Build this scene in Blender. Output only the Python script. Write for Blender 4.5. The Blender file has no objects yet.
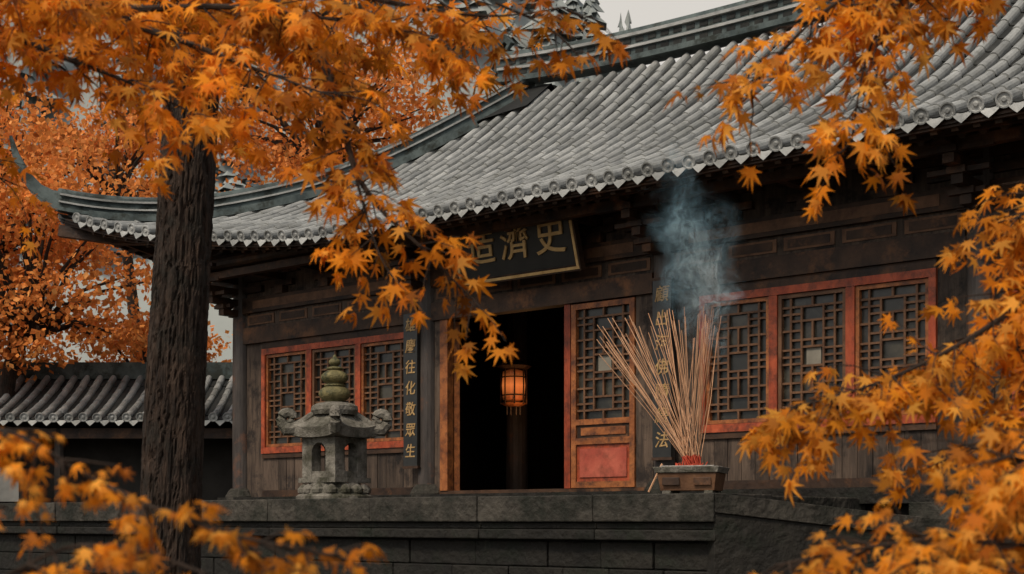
import bpy, math, random
import numpy as np
from mathutils import Vector, Matrix, noise
random.seed(7); rng=np.random.default_rng(7)
EYE=1.6
TH=-math.atan2(.6508,.7593)
scene=bpy.context.scene

# ---------------------------------------------------------------- materials
def newmat(name):
    m=bpy.data.materials.new(name); m.use_nodes=True
    nt=m.node_tree; b=nt.nodes['Principled BSDF']; return m,nt,b
def surf_mat(name,c1,c2,scale=4,rough=.8,bump=.3,stretch=(1,1,1),island=0.0,c3=None,s3=1.2,t3=(.5,.62),bscale=None,spec=.3,detail=8,bdist=.02):
    m,nt,b=newmat(name); N=nt.nodes; L=nt.links
    tc=N.new('ShaderNodeTexCoord'); mp=N.new('ShaderNodeMapping'); mp.inputs['Scale'].default_value=stretch
    L.new(tc.outputs['Object'],mp.inputs[0])
    n=N.new('ShaderNodeTexNoise'); n.inputs['Scale'].default_value=scale; n.inputs['Detail'].default_value=detail; n.inputs['Roughness'].default_value=.65
    L.new(mp.outputs[0],n.inputs['Vector'])
    r=N.new('ShaderNodeValToRGB'); r.color_ramp.elements[0].position=.32; r.color_ramp.elements[1].position=.68
    r.color_ramp.elements[0].color=(*c1,1); r.color_ramp.elements[1].color=(*c2,1)
    L.new(n.outputs['Fac'],r.inputs[0]); out=r.outputs[0]
    if c3:
        n3=N.new('ShaderNodeTexNoise'); n3.inputs['Scale'].default_value=s3; n3.inputs['Detail'].default_value=10; n3.inputs['Roughness'].default_value=.7
        L.new(tc.outputs['Object'],n3.inputs['Vector'])
        r3=N.new('ShaderNodeValToRGB'); r3.color_ramp.elements[0].position=t3[0]; r3.color_ramp.elements[1].position=t3[1]
        L.new(n3.outputs['Fac'],r3.inputs[0])
        mx=N.new('ShaderNodeMixRGB'); L.new(r3.outputs[0],mx.inputs[0]); L.new(out,mx.inputs[1]); mx.inputs[2].default_value=(*c3,1); out=mx.outputs[0]
    if island:
        g=N.new('ShaderNodeNewGeometry'); mr=N.new('ShaderNodeMapRange'); mr.inputs['To Min'].default_value=1-island; mr.inputs['To Max'].default_value=1+island
        L.new(g.outputs['Random Per Island'],mr.inputs[0])
        h=N.new('ShaderNodeHueSaturation'); L.new(mr.outputs[0],h.inputs['Value']); L.new(out,h.inputs['Color']); out=h.outputs[0]
    L.new(out,b.inputs['Base Color']); b.inputs['Roughness'].default_value=rough
    b.inputs['Specular IOR Level'].default_value=spec
    if bump:
        n2=N.new('ShaderNodeTexNoise'); n2.inputs['Scale'].default_value=bscale or scale*4; n2.inputs['Detail'].default_value=8
        L.new(mp.outputs[0],n2.inputs['Vector'])
        bp=N.new('ShaderNodeBump'); bp.inputs['Strength'].default_value=bump; bp.inputs['Distance'].default_value=bdist
        L.new(n2.outputs['Fac'],bp.inputs['Height']); L.new(bp.outputs[0],b.inputs['Normal'])
    return m
M={}
M['tile']=surf_mat('roof_tile',(.15,.156,.152),(.37,.375,.36),3,.6,.5,island=.2,c3=(.055,.057,.048),s3=1.5,t3=(.48,.72),spec=.5,bscale=20)
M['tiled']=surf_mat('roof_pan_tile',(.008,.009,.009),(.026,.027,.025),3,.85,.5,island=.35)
M['ridge']=surf_mat('ridge_plaster',(.024,.036,.038),(.10,.125,.122),2.2,.8,.6,c3=(.018,.022,.018),s3=2.5)
M['wood']=surf_mat('old_timber',(.010,.0055,.0035),(.062,.031,.016),3,.6,.5,(1,1,1),island=.3,c3=(.16,.066,.024),s3=2.2,t3=(.54,.75))
M['woodd']=surf_mat('dark_timber',(.008,.006,.005),(.022,.015,.011),3,.75,.4,island=.2)
M['plank']=surf_mat('weathered_plank',(.020,.0135,.010),(.095,.066,.047),3,.75,.6,(5,5,.5),island=.4,c3=(.014,.010,.008),s3=3)
M['red']=surf_mat('faded_red_lacquer',(.19,.028,.010),(.40,.082,.030),3,.5,.5,(2,2,.8),island=.15,c3=(.055,.020,.012),s3=5,t3=(.45,.68))
M['redp']=surf_mat('red_panel_paint',(.28,.045,.028),(.42,.10,.06),3,.6,.3,c3=(.10,.03,.016),s3=4,t3=(.45,.75))
M['orange']=surf_mat('orange_brown_lacquer',(.17,.050,.015),(.38,.135,.040),4,.5,.4,c3=(.07,.026,.014),s3=6,t3=(.45,.65))
M['lattice']=surf_mat('lattice_wood',(.06,.027,.013),(.16,.08,.040),5,.6,.3)
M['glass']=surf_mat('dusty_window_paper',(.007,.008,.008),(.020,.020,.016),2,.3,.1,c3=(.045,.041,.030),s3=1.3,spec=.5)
M['pane']=surf_mat('pale_paper_pane',(.14,.13,.105),(.24,.22,.18),3,.7,.1)
M['column']=surf_mat('column_lacquer',(.025,.021,.019),(.08,.066,.058),2,.6,.3,(3,3,.6),c3=(.12,.055,.032),s3=3,t3=(.54,.68))
M['gold']=surf_mat('gold_leaf_paint',(.40,.24,.09),(.64,.43,.19),8,.4,.2)
M['goldd']=surf_mat('worn_gold_paint',(.20,.12,.045),(.46,.30,.13),14,.6,.2)
M['black']=surf_mat('black_lacquer',(.008,.009,.009),(.02,.02,.018),3,.4,.1,spec=.5)
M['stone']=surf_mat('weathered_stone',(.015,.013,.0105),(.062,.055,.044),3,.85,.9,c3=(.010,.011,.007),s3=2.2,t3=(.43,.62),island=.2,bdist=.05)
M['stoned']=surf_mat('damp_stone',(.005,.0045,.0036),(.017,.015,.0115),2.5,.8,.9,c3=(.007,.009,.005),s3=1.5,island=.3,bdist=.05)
M['lstone']=surf_mat('lantern_granite',(.085,.076,.062),(.235,.217,.182),5,.9,.9,c3=(.042,.040,.026),s3=3.2,t3=(.44,.62),bscale=26,bdist=.03)
M['moss']=surf_mat('mossy_bronze',(.06,.056,.022),(.20,.165,.07),7,.7,.7,c3=(.035,.04,.02),s3=6,bscale=40)
M['incense']=surf_mat('incense_stick',(.36,.19,.10),(.58,.34,.20),6,.8,0,island=.35)
M['redpap']=surf_mat('red_paper',(.30,.03,.015),(.48,.07,.03),8,.7,.2)
M['ash']=surf_mat('incense_ash',(.2,.18,.16),(.35,.33,.3),9,.9,.6)
M['bark']=surf_mat('tree_bark',(.009,.006,.0045),(.06,.038,.026),7,.95,1,(3,3,.5),c3=(.018,.014,.010),s3=5,bscale=16,bdist=.06)
M['twig']=surf_mat('twig_bark',(.014,.009,.006),(.04,.024,.015),6,.9,.3)
M['ground']=surf_mat('ground_earth',(.03,.025,.018),(.08,.065,.045),1.5,.95,.6,c3=(.14,.07,.02),s3=4,t3=(.55,.66))
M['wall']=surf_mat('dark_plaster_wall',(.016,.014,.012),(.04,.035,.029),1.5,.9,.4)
M['white']=surf_mat('whitewashed_stone',(.12,.12,.11),(.2,.195,.18),2,.9,.4)
M['forest']=surf_mat('haze_tinted_conifers',(.22,.245,.24),(.29,.31,.30),.3,1,0,island=.10,spec=0)  # distance haze painted into the base colour, no mist volume here
M['hill']=surf_mat('haze_tinted_hill',(.24,.26,.25),(.30,.32,.305),.2,1,0,spec=0)  # pale grey-green stands in for haze over the hill
def leafmat(name,cols,trans=.45):
    m,nt,b=newmat(name); N=nt.nodes; L=nt.links
    g=N.new('ShaderNodeNewGeometry'); r=N.new('ShaderNodeValToRGB'); els=r.color_ramp.elements
    els[0].color=(*cols[0],1); els[0].position=0; els[1].color=(*cols[-1],1); els[1].position=1
    for i,c in enumerate(cols[1:-1]):
        e=els.new((i+1)/(len(cols)-1)); e.color=(*c,1)
    L.new(g.outputs['Random Per Island'],r.inputs[0])
    tc=N.new('ShaderNodeTexCoord'); n=N.new('ShaderNodeTexNoise'); n.inputs['Scale'].default_value=3; n.inputs['Detail'].default_value=6; L.new(tc.outputs['Object'],n.inputs['Vector'])
    mr=N.new('ShaderNodeMapRange'); mr.inputs['From Min'].default_value=.3; mr.inputs['From Max'].default_value=.7; mr.inputs['To Min'].default_value=.45; mr.inputs['To Max'].default_value=1.35; L.new(n.outputs['Fac'],mr.inputs[0])
    h=N.new('ShaderNodeHueSaturation'); L.new(r.outputs[0],h.inputs['Color']); L.new(mr.outputs[0],h.inputs['Value'])
    L.new(h.outputs[0],b.inputs['Base Color']); b.inputs['Roughness'].default_value=.6; b.inputs['Specular IOR Level'].default_value=.12
    t=N.new('ShaderNodeBsdfTranslucent'); L.new(h.outputs[0],t.inputs[0])
    mx=N.new('ShaderNodeMixShader'); mx.inputs[0].default_value=trans
    L.new(b.outputs[0],mx.inputs[1]); L.new(t.outputs[0],mx.inputs[2]); L.new(mx.outputs[0],N['Material Output'].inputs[0])
    return m
M['leaf']=leafmat('maple_leaf_orange',[(.52,.125,.006),(.72,.205,.008),(.86,.31,.02),(.58,.14,.006),(.90,.38,.05),(.22,.05,.005)])
M['leafy']=leafmat('maple_leaf_amber',[(.68,.215,.010),(.84,.30,.018),(.52,.14,.008),(.92,.42,.06),(.34,.09,.008)])
M['leafb']=leafmat('distant_maple_leaf',[(.76,.25,.055),(.86,.34,.085),(.62,.18,.04),(.88,.40,.12)],.45)  # leaf orange lightened and desaturated, haze put into the colour

# ---------------------------------------------------------------- mesh builder
class MB:
    def __init__(s): s.v=[]; s.f=[]; s.m=[]; s.names=[]
    def mi(s,n):
        if n not in s.names: s.names.append(n)
        return s.names.index(n)
    def add(s,vs,fs,mat):
        o=len(s.v); s.v+= [tuple(v) for v in vs]; k=s.mi(mat)
        for f in fs: s.f.append(tuple(i+o for i in f)); s.m.append(k)
    def box(s,x0,x1,y0,y1,z0,z1,mat):
        vs=[(x,y,z) for x in(x0,x1) for y in(y0,y1) for z in(z0,z1)]
        s.add(vs,[(0,1,3,2),(4,6,7,5),(0,4,5,1),(2,3,7,6),(0,2,6,4),(1,5,7,3)],mat)
    def sweep(s,pts,w,h,mat,zo=0,up=(0,0,1)):
        pts=[Vector(p) for p in pts]; n=len(pts); vs=[]; fs=[]
        for i,p in enumerate(pts):
            t=(pts[min(i+1,n-1)]-pts[max(i-1,0)]).normalized()
            sd=t.cross(Vector(up)).normalized(); u=sd.cross(t).normalized()
            ww=w[i] if hasattr(w,'__len__') else w; hh=h[i] if hasattr(h,'__len__') else h
            for a,b in((-1,0),(1,0),(1,1),(-1,1)): vs.append(p+sd*a*ww/2+u*(b*hh+zo))
        for i in range(n-1):
            for k in range(4): fs.append((i*4+k,i*4+(k+1)%4,i*4+4+(k+1)%4,i*4+4+k))
        fs.append((3,2,1,0)); e=(n-1)*4; fs.append((e,e+1,e+2,e+3)); s.add(vs,fs,mat)
    def tube(s,pts,r,mat,seg=8,cap=True):
        pts=[Vector(p) for p in pts]; n=len(pts); vs=[]; fs=[]
        for i,p in enumerate(pts):
            t=(pts[min(i+1,n-1)]-pts[max(i-1,0)]).normalized()
            ref=Vector((0,0,1)) if abs(t.z)<.9 else Vector((1,0,0))
            a=t.cross(ref).normalized(); b=a.cross(t)
            rr=r[i] if hasattr(r,'__len__') else r
            for k in range(seg):
                q=2*math.pi*k/seg; vs.append(p+a*math.cos(q)*rr+b*math.sin(q)*rr)
        for i in range(n-1):
            for k in range(seg): fs.append((i*seg+k,i*seg+(k+1)%seg,(i+1)*seg+(k+1)%seg,(i+1)*seg+k))
        if cap: fs.append(tuple(range(seg))[::-1]); fs.append(tuple((n-1)*seg+k for k in range(seg)))
        s.add(vs,fs,mat)
    def lathe(s,prof,mat,seg=32,c=(0,0),wob=0):
        vs=[];fs=[];n=len(prof)
        for i,(r,z) in enumerate(prof):
            for k in range(seg):
                q=2*math.pi*k/seg; rr=r*(1+wob*noise.noise(Vector((math.cos(q)*3,math.sin(q)*3,z*6))))
                vs.append((c[0]+rr*math.cos(q),c[1]+rr*math.sin(q),z))
        for i in range(n-1):
            for k in range(seg): fs.append((i*seg+k,i*seg+(k+1)%seg,(i+1)*seg+(k+1)%seg,(i+1)*seg+k))
        fs.append(tuple(range(seg))[::-1]); fs.append(tuple((n-1)*seg+k for k in range(seg)))
        s.add(vs,fs,mat)
    def obj(s,name,parent=None,loc=None,rot=None,smooth=False,bevel=0):
        me=bpy.data.meshes.new(name); me.from_pydata(s.v,[],s.f)
        for n in s.names: me.materials.append(M[n])
        me.polygons.foreach_set('material_index',s.m)
        if smooth: me.polygons.foreach_set('use_smooth',[True]*len(s.f))
        me.update(); o=bpy.data.objects.new(name,me); scene.collection.objects.link(o)
        if parent: o.parent=parent
        if loc: o.location=loc
        if rot is not None: o.rotation_euler=(0,0,rot)
        if bevel:
            b=o.modifiers.new('bevel','BEVEL'); b.width=bevel; b.segments=2; b.limit_method='ANGLE'
        return o
def empty(name,loc=(0,0,0),rot=0):
    e=bpy.data.objects.new(name,None); scene.collection.objects.link(e); e.location=loc; e.rotation_euler=(0,0,rot); return e

# ---------------------------------------------------------------- temple
temple=empty('temple_hall',(0,0,EYE),TH)
X0,X1=-22.05,4.15; Y0,Y1=14.6,25.4; HD=5.4; ZE=4.34; ZR=7.75
def f_(t,w=7.0): return max(0,1-t/w)**2.3
def surf(x,y):
    dx0,dx1,dy0,dy1=x-X0,X1-x,y-Y0,Y1-y
    b=min(dx0,dx1,dy0,dy1); p=max(0,min(1,b/HD))
    z=ZE+(ZR-ZE)*(.60*p+.40*p*p); px,py=x,y
    for da,sx in((dx0,-1),(dx1,1)):
        for db,sy in((dy0,-1),(dy1,1)):
            F=f_(max(da,0))*f_(max(db,0)); px+=sx*.6*F; py+=sy*.6*F; z+=1.1*F
    z+=.03*noise.noise(Vector((x*.45,y*.7,0)))
    return Vector((px,py,z))
def tile_rows(mb,func,starts,lens,seg=.36,r=.068,pitch=.30,ends=True):
    for a,ln in zip(starts,lens):
        if ln<.15: continue
        n=max(1,int(ln/seg)); sl=ln/n; e=.02; wav=random.uniform(-.015,.015); ph=random.uniform(0,6)
        for k in range(n):
            b0,b1=k*sl,(k+1)*sl
            ps=[]
            for b in(b0,b1):
                p=func(a,b); sd=(func(a+e,b)-func(a-e,b)).normalized(); t=(func(a,b+e)-func(a,b)).normalized()
                nn=sd.cross(t).normalized()
                if nn.z<0: nn=-nn
                ps.append((p,sd,t,nn))
            jit=wav+.014*math.sin(b0*1.3+ph)+random.uniform(-.005,.005); lift=random.uniform(0,.006)
            vs=[]
            for j,(p,sd,t,nn) in enumerate(ps):
                rr=r*(1.04 if j==0 else .95); pp=p+(t*(.02) if j else Vector((0,0,0)))
                for q in range(7):
                    an=math.pi*q/6; vs.append(pp+sd*(math.cos(an)*rr+jit)+nn*(math.sin(an)*rr*1.0+.035+(lift+.004 if j==0 else -.003)))
                vs.append(pp+sd*(rr+jit)+nn*(-.02)); vs.append(pp-sd*(rr-jit)+nn*(-.02))
            fs=[(q,q+1,q+10,q+9) for q in range(6)]+[tuple(range(7)),(7,0,9,16),(6,8,17,15)]
            mb.add(vs,fs,'tile')
            vs=[]
            for j,(p,sd,t,nn) in enumerate(ps):
                pp=p+sd*pitch/2
                for u in(-1,-.5,0,.5,1): vs.append(pp+sd*u*pitch*.42+nn*(.035*u*u+(.02 if j==0 else 0)-.02))
            for u in(-1,-.5,0,.5,1): 
                p,sd,t,nn=ps[0]; vs.append(p+sd*pitch/2+sd*u*pitch*.42+nn*(.035*u*u-.02))
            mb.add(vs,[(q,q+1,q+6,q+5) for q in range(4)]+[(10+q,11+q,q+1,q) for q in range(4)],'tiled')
        if ends:
            p=func(a,0); sd=(func(a+e,0)-func(a-e,0)).normalized(); t=(func(a,e)-func(a,0)).normalized(); nn=sd.cross(t).normalized()
            if nn.z<0: nn=-nn
            o=-t; c=p+nn*(.045+random.uniform(-.01,.01))+sd*random.uniform(-.012,.012)
            vs=[];
            for rr,off in((.092,0),(.092,.03),(.076,.03),(.067,.015),(.035,.015),(.02,.03)):
                for q in range(14):
                    an=q*math.pi/7; vs.append(c+sd*math.cos(an)*rr+nn*math.sin(an)*rr+o*off)
            fs=[]
            for i in range(5):
                for q in range(14): fs.append((i*14+q,i*14+(q+1)%14,i*14+14+(q+1)%14,i*14+14+q))
            fs.append(tuple(70+q for q in range(14))); mb.add(vs,fs,'tile')
            c=p+sd*pitch/2+o*.01; dn=Vector((0,0,-1))*.75+o*.3; w=pitch*.38
            front=[c+sd*(-w)+nn*.035,c+sd*(-w*.5)-nn*.01,c-nn*.015,c+sd*(w*.5)-nn*.01,c+sd*w+nn*.035,
                   c+sd*w*.85+dn*.05,c+sd*w*.45+dn*.10,c+dn*.15,c-sd*w*.45+dn*.10,c-sd*w*.85+dn*.05]
            back=[v+t*.03 for v in front]
            fs=[tuple(range(10)),tuple(range(19,9,-1))]+[(i,(i+1)%10,10+(i+1)%10,10+i) for i in range(10)]
            mb.add(front+back,fs,'tile')
roof=MB(); pit=.30
nF=int((X1-X0)/pit)
xs=[.10+i*pit for i in range(nF)]
W=X1-X0
tile_rows(roof,lambda a,b:surf(X0+a,Y0+b),xs,[min(a,W-a,HD-.05) for a in xs])
tile_rows(roof,lambda a,b:surf(X1-a,Y1-b),xs,[min(a,W-a,HD-.05) for a in xs],seg=.5)
ys=[.10+i*pit for i in range(int((Y1-Y0)/pit))]; D=Y1-Y0
tile_rows(roof,lambda a,b:surf(X0+b,Y1-a),ys,[min(a,D-a) for a in ys])
tile_rows(roof,lambda a,b:surf(X1-b,Y0+a),ys,[min(a,D-a) for a in ys],seg=.5)
roof.obj('roof_tiles',temple)
deck=MB()
def grid_deck(func,na,amax,nb,zo,b1,mat):
    vs=[];fs=[]
    for i in range(na+1):
        a=amax*i/na
        for j in range(nb+1):
            lim=min(b1,a,amax-a); vs.append(func(a,lim*j/nb)+Vector((0,0,zo)))
    for i in range(na):
        for j in range(nb):
            q=i*(nb+1)+j; fs.append((q,q+1,q+nb+2,q+nb+1))
    deck.add(vs,fs,mat)
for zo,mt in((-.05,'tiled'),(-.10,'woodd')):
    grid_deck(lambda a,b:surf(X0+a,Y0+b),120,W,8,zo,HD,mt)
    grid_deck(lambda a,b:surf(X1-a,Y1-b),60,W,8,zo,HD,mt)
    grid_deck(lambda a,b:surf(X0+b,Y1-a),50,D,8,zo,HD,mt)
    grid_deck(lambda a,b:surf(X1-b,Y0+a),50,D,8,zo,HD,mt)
def eave(zo,inn,w,h,mat):
    n=120
    deck.sweep([surf(X0+inn+(W-2*inn)*i/n,Y0+inn)+Vector((0,0,zo)) for i in range(n+1)],w,h,mat)
    deck.sweep([surf(X0+inn,Y1-inn-(D-2*inn)*i/40)+Vector((0,0,zo)) for i in range(41)],w,h,mat)
eave(-.15,.06,.05,.12,'wood'); eave(-.27,.42,.07,.12,'wood')
for i in range(int(W/.24)):
    x=X0+.12+i*.24; lim=min(2.3,x-X0,X1-x)
    if lim<.4: continue
    deck.sweep([surf(x,Y0+.10)+Vector((0,0,-.2)),surf(x,Y0+lim*.5)+Vector((0,0,-.2)),surf(x,Y0+lim)+Vector((0,0,-.2))],.08,.08,'wood')
    if lim>1: deck.tube([surf(x+.12,Y0+.55)+Vector((0,0,-.3)),surf(x+.12,Y0+lim)+Vector((0,0,-.3))],.05,'wood',6)
for i in range(int(D/.24)):
    y=Y0+.12+i*.24; lim=min(2.3,y-Y0,Y1-y)
    if lim<.4: continue
    deck.sweep([surf(X0+.10,y)+Vector((0,0,-.2)),surf(X0+lim*.5,y)+Vector((0,0,-.2)),surf(X0+lim,y)+Vector((0,0,-.2))],.08,.08,'wood')
deck.sweep([surf(X0+d,Y0+d)+Vector((0,0,-.38)) for d in(0,.5,1,1.6,2.2,2.8)],.18,.2,'wood')
deck.obj('roof_timbers',temple)
rd=MB()
def ridge_line(pts,w,h,top=True,mat='ridge'):
    rd.sweep(pts,w*1.5,h*.18,mat,zo=.03); rd.sweep(pts,w,h*.62,mat,zo=.03+h*.18)
    rd.sweep(pts,w*1.35,h*.09,'tile',zo=.03+h*.42)
    rd.sweep(pts,w*1.45,h*.1,'tile',zo=.03+h*.8)
    if top: rd.tube([Vector(p)+Vector((0,0,.05+h*.92)) for p in pts],w*.42,'ridge',8)
XL=X0+HD-.75; XR=X1-HD+.75
mr=[(XL+(XR-XL)*i/60,20,ZR+.05+.28*(abs(i/30-1))**4) for i in range(61)]
ridge_line(mr,.26,.52)
x=XL+.3
while x<XR-.3:
    u=abs((x-XL)/(XR-XL)*2-1); z=ZR+.05+.28*u**4
    rd.box(x,x+.16,20-.142,20-.131,z+.34,z+.42,'tiled'); rd.box(x,x+.16,20-.142,20-.131,z+.14,z+.22,'tiled'); x+=.26
for sx,XX in((1,X0),(-1,X1)):
    for sy,YY in((1,Y0),(-1,Y1)):
        pts=[surf(XX+sx*d,YY+sy*d)+Vector((0,0,.04)) for d in np.linspace(5.3,0.0,34)]
        c=pts[-1]; o=Vector((-sx,-sy,0)).normalized()
        tip=[c+o*.25+Vector((0,0,.12)),c+o*.48+Vector((0,0,.32)),c+o*.68+Vector((0,0,.62)),c+o*.82+Vector((0,0,1.0)),c+o*.88+Vector((0,0,1.35))]
        ridge_line(pts,.2,.34)
        rd.sweep(pts[-8:]+tip,[.2]*8+[.17,.14,.11,.08,.04],[.36]*8+[.3,.24,.18,.12,.05],'ridge',zo=.02)
        q=[surf(XX+sx*(d+.42),YY+sy*d)+Vector((0,0,.05)) for d in np.linspace(4.5,.1,20)]
        rd.sweep(q,.16,.12,'ridge',zo=.03)
for X,s in((XL,-1),(XR,1)):
    P=[(X+.2*-s,20,ZR+.3),(X,20,ZR+.62),(X+s*.2,20,ZR+.85),(X+s*.18,20,ZR+1.1),(X-s*.06,20,ZR+1.22),(X-s*.18,20,ZR+1.1),(X-s*.1,20,ZR+1.0)]
    rd.sweep(P,[.3,.3,.26,.2,.14,.1,.06],[.35,.34,.3,.24,.18,.12,.06],'ridge',up=(0,1,0))
    for k in range(3): rd.sweep([(X+s*(.15+.05*k),20,ZR+.5+.2*k),(X+s*(.36+.03*k),20,ZR+.62+.2*k)],[.1,.02],[.12,.03],'ridge')
    rd.add([(X-s*.1,19.2,ZR-.5),(X-s*.1,20.8,ZR-.5),(X-s*.1,20,ZR+.2),(X-s*1.2,20,ZR+.15),(X-s*1.2,19.3,ZR-.4),(X-s*1.2,20.7,ZR-.4)],[(0,1,2),(0,2,3,4),(1,5,3,2)],'tiled')
rd.obj('roof_ridges',temple)

# ---- frame
fr=MB(); FY=16.2; ZF=.40
cols=[-20.25,-15.62,-11.1,-6.65,-2.05,2.55]
for x in cols:
    fr.lathe([(.30,ZF-.1),(.30,ZF+.02),(.24,ZF+.12),(.2,ZF+.16)],'stone',20,(x,FY))
    fr.lathe([(.17,ZF+.16),(.175,1.5),(.17,3),(.155,4.75)],'column',20,(x,FY))
    fr.lathe([(.17,ZF+.0),(.17,4.75)],'column',12,(x,24.0))
    for k in range(4):
        L=.32+.24*k; z=3.62+.19*k
        fr.box(x-.07,x+.07,FY-L-.15,FY+.1,z,z+.11,'wood')
        w=.28+.18*k
        fr.box(x-w,x+w,FY-.09-.002*k,FY+.08,z+.02,z+.13,'wood')
        fr.box(x-.11,x+.11,FY-L-.19,FY-L+.02,z+.112,z+.19,'wood')
        fr.box(x-w*.8,x+w*.8,FY-L-.13,FY-L-.04,z+.125,z+.185,'wood')
for a,b in zip(cols[:-1],cols[1:]):
    a2,b2=a+.16,b-.16
    fr.box(a2,b2,FY-.11,FY+.1,3.12,3.40,'wood')
    fr.box(a2,b2,FY-.05,FY+.05,3.40,3.66,'plank')
    for k in range(5):
        xx=a2+(b2-a2)*(k+.5)/5
        fr.box(xx-.36,xx+.36,FY-.066,FY-.052,3.45,3.62,'lattice')
        fr.box(xx-.3,xx+.3,FY-.075,FY-.068,3.48,3.59,'wood')
    fr.box(a2,b2,FY-.13,FY+.1,3.66,3.92,'wood')
    fr.box(a2+.3,b2-.3,FY-.138,FY-.131,3.72,3.86,'lattice')
    for k in range(1,4):
        xx=a+(b-a)*k/4
        fr.box(xx-.12,xx+.12,FY-.16,FY+.08,3.922,4.06,'wood'); fr.box(xx-.3,xx+.3,FY-.1,FY+.06,4.062,4.16,'wood')
        fr.box(xx-.06,xx+.06,FY-.75,FY+.06,4.163,4.28,'wood')
        fr.box(xx-.45,xx+.45,FY-.11,FY+.06,4.283,4.36,'wood')
    fr.box(a2,b2,FY-.02,FY+.06,3.92,4.9,'plank')
fr.box(X0+1.5,X1-1.3,FY-.1,FY+.1,4.42,4.62,'wood')
fr.tube([(X0+1.2,FY-.85,4.42),(X1-1.2,FY-.85,4.42)],.11,'wood',12)
fr.tube([(X0+1.0,FY-.35,4.62),(X1-1.0,FY-.35,4.62)],.10,'wood',12)
fr.box(X0+1.3,X1-1.3,FY-.92,FY-.78,4.15,4.27,'wood')
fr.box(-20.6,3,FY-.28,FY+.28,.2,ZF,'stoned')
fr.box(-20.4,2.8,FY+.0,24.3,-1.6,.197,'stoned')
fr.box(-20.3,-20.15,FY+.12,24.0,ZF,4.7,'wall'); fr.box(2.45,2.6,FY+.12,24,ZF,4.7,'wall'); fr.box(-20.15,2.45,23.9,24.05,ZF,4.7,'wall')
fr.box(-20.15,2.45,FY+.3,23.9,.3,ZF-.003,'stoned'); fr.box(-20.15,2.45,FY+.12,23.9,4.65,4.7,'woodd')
for x in(-16.6,-11.25): fr.lathe([(.2,ZF),(.18,4.6)],'column',16,(x,19.5))
fr.box(-14.9,-12.2,21.5,22.4,ZF,1.5,'wood'); fr.box(-15.1,-12,21.4,22.5,1.503,1.6,'wood')
fr.obj('timber_frame',temple)

# ---- windows & doors
wd=MB()
def lattice(x0,x1,z0,z1,y,style=0):
    W_=x1-x0; H_=z1-z0; t=.028
    def V(u,a,b): wd.box(x0+u*W_-t/2,x0+u*W_+t/2,y-.018,y+.018,z0+a*H_,z0+b*H_,'lattice')
    def Hh(v,a,b): wd.box(x0+a*W_,x0+b*W_,y-.0145,y+.0145,z0+v*H_-t/2,z0+v*H_+t/2,'lattice')
    for u in(.14,.86): V(u,0,1)
    for v in(.08,.92): Hh(v,0,1)
    for u in(.32,.68): V(u,.08,.36); V(u,.64,.92)
    for v in(.2,.36,.64,.8): Hh(v,.14,.86)
    V(.5,.2,.36); V(.5,.64,.8); V(.5,0,.08); V(.5,.92,1)
    for u in(.32,.68): V(u,.36,.64)
    for v in(.44,.5,.56): Hh(v,0,.32); Hh(v,.68,1)
    for v in(.14,.28,.72,.86): Hh(v,0,.32) ; Hh(v,.68,1)
    V(.5,.36,.42);V(.5,.58,.64); Hh(.42,.32,.68); Hh(.58,.32,.68)
    if style: wd.box(x0+.38*W_,x0+.62*W_,y+.02,y+.026,z0+.43*H_,z0+.57*H_,'pane')
def sash(x0,x1,z0,z1,y,st=.075,mat='red',style=0):
    wd.box(x0,x0+st,y-.04,y+.04,z0,z1,mat); wd.box(x1-st,x1,y-.04,y+.04,z0,z1,mat)
    wd.box(x0+st,x1-st,y-.037,y+.037,z0,z0+st,mat); wd.box(x0+st,x1-st,y-.037,y+.037,z1-st,z1,mat)
    lattice(x0+st,x1-st,z0+st,z1-st,y,style)
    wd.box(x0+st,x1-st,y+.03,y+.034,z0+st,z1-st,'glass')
def window_bay(a,b,n,ja=.22,jb=.22):
    a+=.17; b-=.17
    wd.box(a,a+ja,FY-.03,FY+.03,ZF,3.117,'plank'); wd.box(b-jb,b,FY-.03,FY+.03,ZF,3.117,'plank')
    a+=ja;b-=jb
    k=int((b-a)/.2); w=(b-a)/k
    for i in range(k): wd.box(a+i*w+.004,a+(i+1)*w-.004,FY-.03+random.uniform(-.006,.006),FY+.03,ZF,1.08,'plank')
    wd.box(a,b,FY-.07,FY+.06,1.08,1.16,'wood')
    wd.box(a,b,FY-.09,FY+.06,1.163,1.27,'red'); wd.box(a,b,FY-.06,FY+.06,.401,.52,'wood')
    wd.box(a,b,FY-.08,FY+.06,2.90,3.0,'red'); wd.box(a,b,FY-.06,FY+.06,3.003,3.117,'wood')
    wd.box(a,a+.09,FY-.085,FY+.06,1.273,2.897,'red'); wd.box(b-.09,b,FY-.085,FY+.06,1.273,2.897,'red')
    a+=.09;b-=.09; w=(b-a-.12*(n-1))/n
    for i in range(n):
        x=a+i*(w+.12)
        if i: wd.box(x-.12,x,FY-.075,FY+.06,1.273,2.897,'red')
        sash(x+.004,x+w-.004,1.277,2.893,FY-.01,.05,'orange' if i!=1 else 'lattice' ,style=(i==1))
window_bay(cols[0],cols[1],3,.46,.14); window_bay(cols[2],cols[3],3,.42,.36); window_bay(cols[3],cols[4],3); window_bay(cols[4],cols[5],3)
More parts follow.
